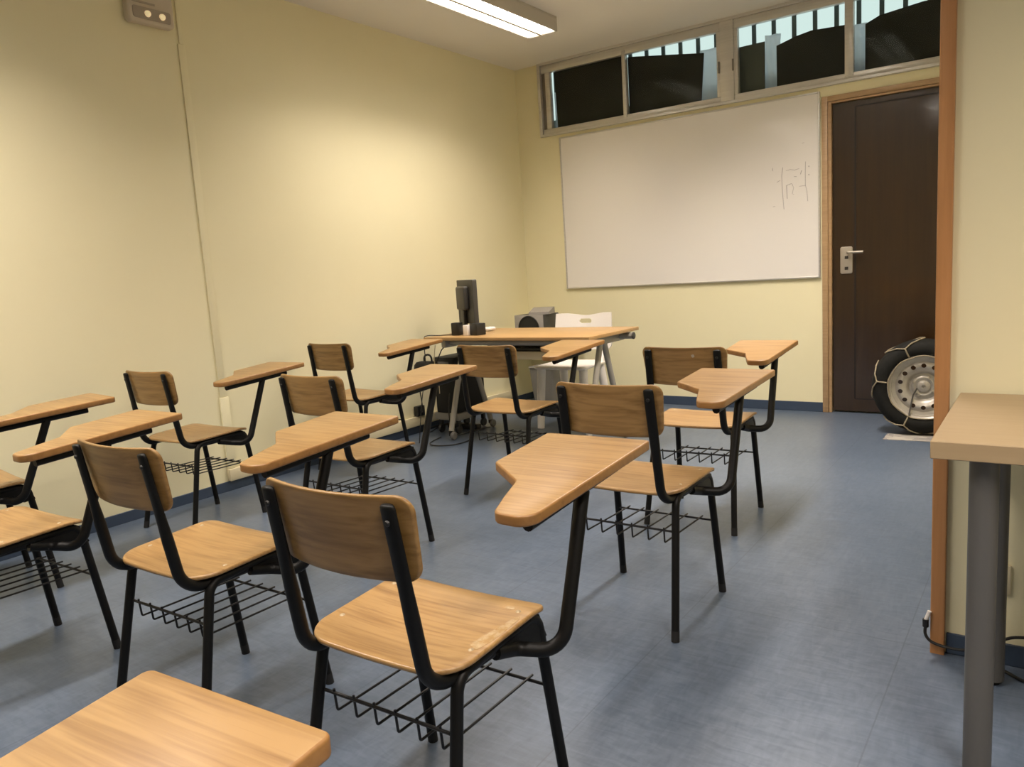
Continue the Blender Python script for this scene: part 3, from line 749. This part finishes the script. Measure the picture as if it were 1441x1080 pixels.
for s in (0, 1):
    o_ = s * 5 * N_
    for r_ in range(4):
        for k in range(N_): fs.append((o_ + r_ * N_ + k, o_ + r_ * N_ + (k + 1) % N_, o_ + (r_ + 1) * N_ + (k + 1) % N_, o_ + (r_ + 1) * N_ + k))
for r_ in (0, 4):
    for k in range(N_): fs.append((r_ * N_ + k, r_ * N_ + (k + 1) % N_, 5 * N_ + r_ * N_ + (k + 1) % N_, 5 * N_ + r_ * N_ + k))
MB().add(vs, fs).obj('backrest', 'white_plastic', wc)
for s in (-1, 1):
    MB().tube([(s * .165, -.15, .43), (s * .175, -.185, .002)], [.031, .025], 12).obj('leg', 'white_plastic', wc)
    MB().tube([(s * .15, .15, .43), (s * .18, .235, .002)], [.031, .025], 12).obj('leg', 'white_plastic', wc)
    MB().tube([(s * .165, .14, .435), (s * .18, .215, .60)], [.022, .018], 12).obj('back_strut', 'white_plastic', wc)

# ------------------------------------------------------------------ car wheel with snow chain
ROT = Matrix.Rotation(PI / 2, 4, 'X')            # local z becomes -y (towards the room)
wh = thing('car_wheel', 'spare car wheel with a rope snow chain standing by the dark door', 'wheel', (3.150, -.53, .2955), math.radians(6))
R_ = .279
tp = [(.186, -.070), (.205, -.084), (.232, -.086), (.255, -.078), (.270, -.062), (.2785, -.040), (R_, -.018), (.272, -.016), (.272, -.010), (R_, -.008), (R_, .008), (.272, .010), (.272, .016), (R_, .018), (.2785, .040), (.270, .062), (.255, .078), (.232, .086), (.205, .084), (.186, .070), (.180, .0)]
MB().lathe(tp, 72, ROT, closed=True).obj('tyre', 'tyre', wh)
rm = MB()
prof = [(.181, -.068), (.193, -.074), (.193, -.066), (.172, -.060), (.168, -.02), (.168, .035), (.172, .060), (.193, .066), (.196, .072), (.192, .076), (.184, .072), (.178, .060), (.172, .050), (.160, .047), (.150, .044)]
rm.lathe(prof[4:], 64, ROT)
rm.f.pop(); rm.m.pop(); rm.f.pop(); rm.m.pop()
# face ring with real holes
NH = 14; r0, r1 = .100, .150; vs = []; fs = []; hr = .0135; rc = .126
for i in range(NH):
    a0, a1 = 2 * PI * i / NH, 2 * PI * (i + 1) / NH; am_ = (a0 + a1) / 2; K = 24; st = len(vs)
    cen = Vector((rc * math.cos(am_), rc * math.sin(am_)))
    bound = []
    for k in range(6): q = a0 + (a1 - a0) * k / 6; bound.append((r1, q))
    for k in range(6): bound.append((r1 + (r0 - r1) * k / 6, a1))
    for k in range(6): q = a1 + (a0 - a1) * k / 6; bound.append((r0, q))
    for k in range(6): bound.append((r0 + (r1 - r0) * k / 6, a0))
    zf = lambda r: .044 + .010 * math.sin((r - r0) / (r1 - r0) * PI)
    for r, q in bound: vs.append(ROT @ Vector((r * math.cos(q), r * math.sin(q), zf(r))))
    for depth in (0, -.012):
        for r, q in bound:
            p = Vector((r * math.cos(q), r * math.sin(q))) - cen; p = p.normalized() * hr + cen
            vs.append(ROT @ Vector((p.x, p.y, zf(p.length) + depth)))
    for k in range(K):
        k2 = (k + 1) % K
        fs.append((st + k, st + k2, st + K + k2, st + K + k)); fs.append((st + K + k, st + K + k2, st + 2 * K + k2, st + 2 * K + k))
rm.add(vs, fs)
rim = rm.obj('rim', 'rim', wh)
hb = MB().lathe([(.101, .044), (.092, .040), (.084, .026), (.078, .018), (.066, .020), (.060, .028), (.052, .030), (.040, .024), (.036, .024), (.034, .034), (.028, .038), (.010, .039), (.008, .030), (.0, .030)], 48, ROT)
hb.f.pop(); hb.m.pop()
hb = hb.obj('hub', 'rim', wh)
for k in range(4):
    a = PI / 4 + k * PI / 2 + .3
    MB().lathe([(.0, .010), (.006, .010), (.008, .006), (.008, 0)], 6, ROT @ Matrix.Translation((.058 * math.cos(a), .058 * math.sin(a), .028))).obj('wheel_bolt', 'satin', hb)
W = lambda r, a, z: tuple(ROT @ Vector((r * math.cos(a), r * math.sin(a), z)))
for deg in (172, 113, 246, 296, 350, 50):
    a = math.radians(deg)
    b = MB().tube([W(.196, a, .080), W(.232, a, .091), W(.250, a, .087)], .0042, 8)
    lp = [W(.250, a, .087)]
    for s, zs in ((-1, (.072, .048, 0, -.048, -.072)), (1, (-.072, -.048, 0, .048, .072))):
        q = [(.270, .15, .074), (.283, .32, .048), (.287, .42, 0), (.283, .32, -.048), (.270, .15, -.074)]
        if s > 0: q = q[::-1]
        lp += [W(r, a + s * d, z) for r, d, z in q]
        if s < 0: lp.append(W(.250, a, -.087))
    b.tube(lp, .0042, 8, .02, closed=True)
    b.obj('chain_loop', 'chain', wh)
b = MB().tube([W(.188 + .0025 * math.sin(9 * k * 2 * PI / 180), k * 2 * PI / 180, .080) for k in range(180)], .0036, 8, closed=True)
b.obj('chain_ring', 'chain', wh)
MB().tube([W(.035, 3.4, .045), W(.075, 3.9, .050), W(.135, 4.2, .058), W(.185, 4.3, .080)], .0045, 8).obj('chain_strap', 'plastic_dark', wh)
np_ = MB(); plate(np_, [(2.965, -.745), (3.50, -.70), (3.50, -.56), (2.965, -.585)], .003, lambda x, y, h: Vector((x, y, .0017 + h)), .0005, 0, 1)
tag(np_.obj('newspaper', 'paper'), 'flat printed newspaper spread on the floor at the foot of the car wheel', 'newspaper')

# ------------------------------------------------------------------ table against the near wall
st = thing('side_table', 'pale beech table on round grey legs against the near cream wall', 'table', (4.18, -3.62, 0))
def sobj(b, n, m, par=st):
    o = b.obj(n, m, par)
    if par is st: o.location = (-4.18, 3.62, 0)
    return o
sobj(MB().box((3.578, -3.920, .700), (4.78, -3.330, .736), .0015, 1), 'table_top', 'table_wood')
for x, y in ((3.668, -3.862), (3.671, -3.430), (4.69, -3.862), (4.69, -3.430)):
    lg = sobj(MB().tube([(x, y, .012), (x, y, .700)], .0265, 20), 'leg', 'leg_metal')
    MB().tube([(x, y, 0), (x, y, .014)], .017, 16).obj('foot', 'rubber', lg)
    MB().lathe([(.0, .0), (.042, .0), (.042, .004), (.0, .004)], 20, Matrix.Translation((x, y, .6955))).obj('mounting_plate', 'leg_metal', lg)

pc = MB()
def crom(pts, sm=7):
    P = [Vector(p) for p in pts]; out = []
    for i in range(len(P) - 1):
        p0, p1, p2, p3 = P[max(i - 1, 0)], P[i], P[i + 1], P[min(i + 2, len(P) - 1)]
        for k in range(sm):
            t = k / sm; out.append(.5 * ((2 * p1) + (p2 - p0) * t + (2 * p0 - 5 * p1 + 4 * p2 - p3) * t * t + (3 * p1 - p0 - 3 * p2 + p3) * t ** 3))
    out.append(P[-1]); return out
pw = thing('power_cable', 'black power cord plugged into the wall corner beside the timber guard', 'power cord', (3.505, -3.345, .075))
P0 = Vector((3.505, -3.345, .075))
L_ = lambda pts: [Vector(p) - P0 for p in pts]
MB().tube(crom(L_([(3.508, -3.345, .080), (3.508, -3.350, .060), (3.520, -3.352, .042), (3.55, -3.352, .033), (3.60, -3.348, .032), (3.65, -3.340, .05), (3.69, -3.334, .077), (3.74, -3.334, .094), (3.90, -3.334, .11), (4.2, -3.336, .05), (4.4, -3.34, .006)])), .0042, 8).obj('cord', 'plastic_black', pw)
MB().tube(L_([(3.508, -3.345, .078), (3.508, -3.345, .100)]), .008, 12).obj('plug', 'plastic_black', pw)
MB().tube(L_([(3.509, -3.345, .098), (3.517, -3.343, .124)]), .0055, 10).obj('plug_tip', 'white_plastic', pw)
o = MB().tube(crom([(3.66, -3.345, .006), (3.70, -3.37, .005), (3.76, -3.41, .005), (3.9, -3.44, .005), (4.3, -3.40, .005)]), .0045, 8).obj('cable', 'plastic_black')
tag(o, 'black cable lying on the floor below the side table', 'cable')
ou = thing('wall_outlet', 'small cream outlet plate on the near wall behind the table legs', 'outlet', (3.662, -3.314, .20))
MB().box((-.04, -.010, 0), (.04, -.0005, .08), .004).obj('outlet_plate', 'cream_plastic', ou)
MB().lathe([(0, 0), (.016, 0), (.019, .003), (.019, -.001)], 18, Matrix.Translation((0, -.0102, .04)) @ Matrix.Rotation(PI / 2, 4, 'X')).obj('outlet_face', 'em_grey', ou)

# ------------------------------------------------------------------ lights
def area(x, y, z, sx, sy, power, spread, col=(1, .88, .775)):
    l = bpy.data.lights.new('area_light', 'AREA'); l.shape = 'RECTANGLE'; l.size = sx; l.size_y = sy; l.energy = power; l.spread = math.radians(spread); l.color = col
    o = bpy.data.objects.new('area_light', l); C.objects.link(o); o.location = (x, y, z); return o
PW = 43
for lx, ly, k in ((.875, -1.715, .52), (.875, -4.95, .86), (2.62, -1.715, 1.14), (2.62, -5.10, .50), (4.6, -5.2, 1.25)):  # last light has no fixture: unseen, added to brighten the near wall
    area(lx, ly, H - .0965, (.20), 1.52, PW * k, 125)
wd = bpy.data.worlds.new('sky'); SC.world = wd; wd.use_nodes = True
bgd = wd.node_tree.nodes['Background']; bgd.inputs[0].default_value = (.66, .79, .76, 1); bgd.inputs[1].default_value = .95

# ------------------------------------------------------------------ camera
cd = bpy.data.cameras.new('camera'); cd.sensor_fit = 'HORIZONTAL'; cd.sensor_width = 36; cd.lens = 36 * 1080.2 / 1441; cd.clip_start = .02
co = bpy.data.objects.new('camera', cd); C.objects.link(co)
r = Vector((0.8176387319488518, 0.5722747494651679, -0.06299615180035287)); u = Vector((-0.031945081252458735, 0.15434588912971353, 0.9875003079961707)); f = Vector((-0.5748446884166605, 0.8054060824412351, -0.1444805404399323))
co.matrix_world = Matrix(((r.x, u.x, -f.x, 3.7722), (r.y, u.y, -f.y, -5.61005), (r.z, u.z, -f.z, 1.12248), (0, 0, 0, 1)))
SC.camera = co
SC.view_settings.view_transform = 'Standard'; SC.view_settings.look = 'None'; SC.view_settings.gamma = 1; SC.view_settings.use_curve_mapping = False
SC.view_settings.exposure = .20
SC.cycles.use_denoising = True
SC.cycles.max_bounces = 10; SC.cycles.diffuse_bounces = 6
SC.cycles.sample_clamp_indirect = 6
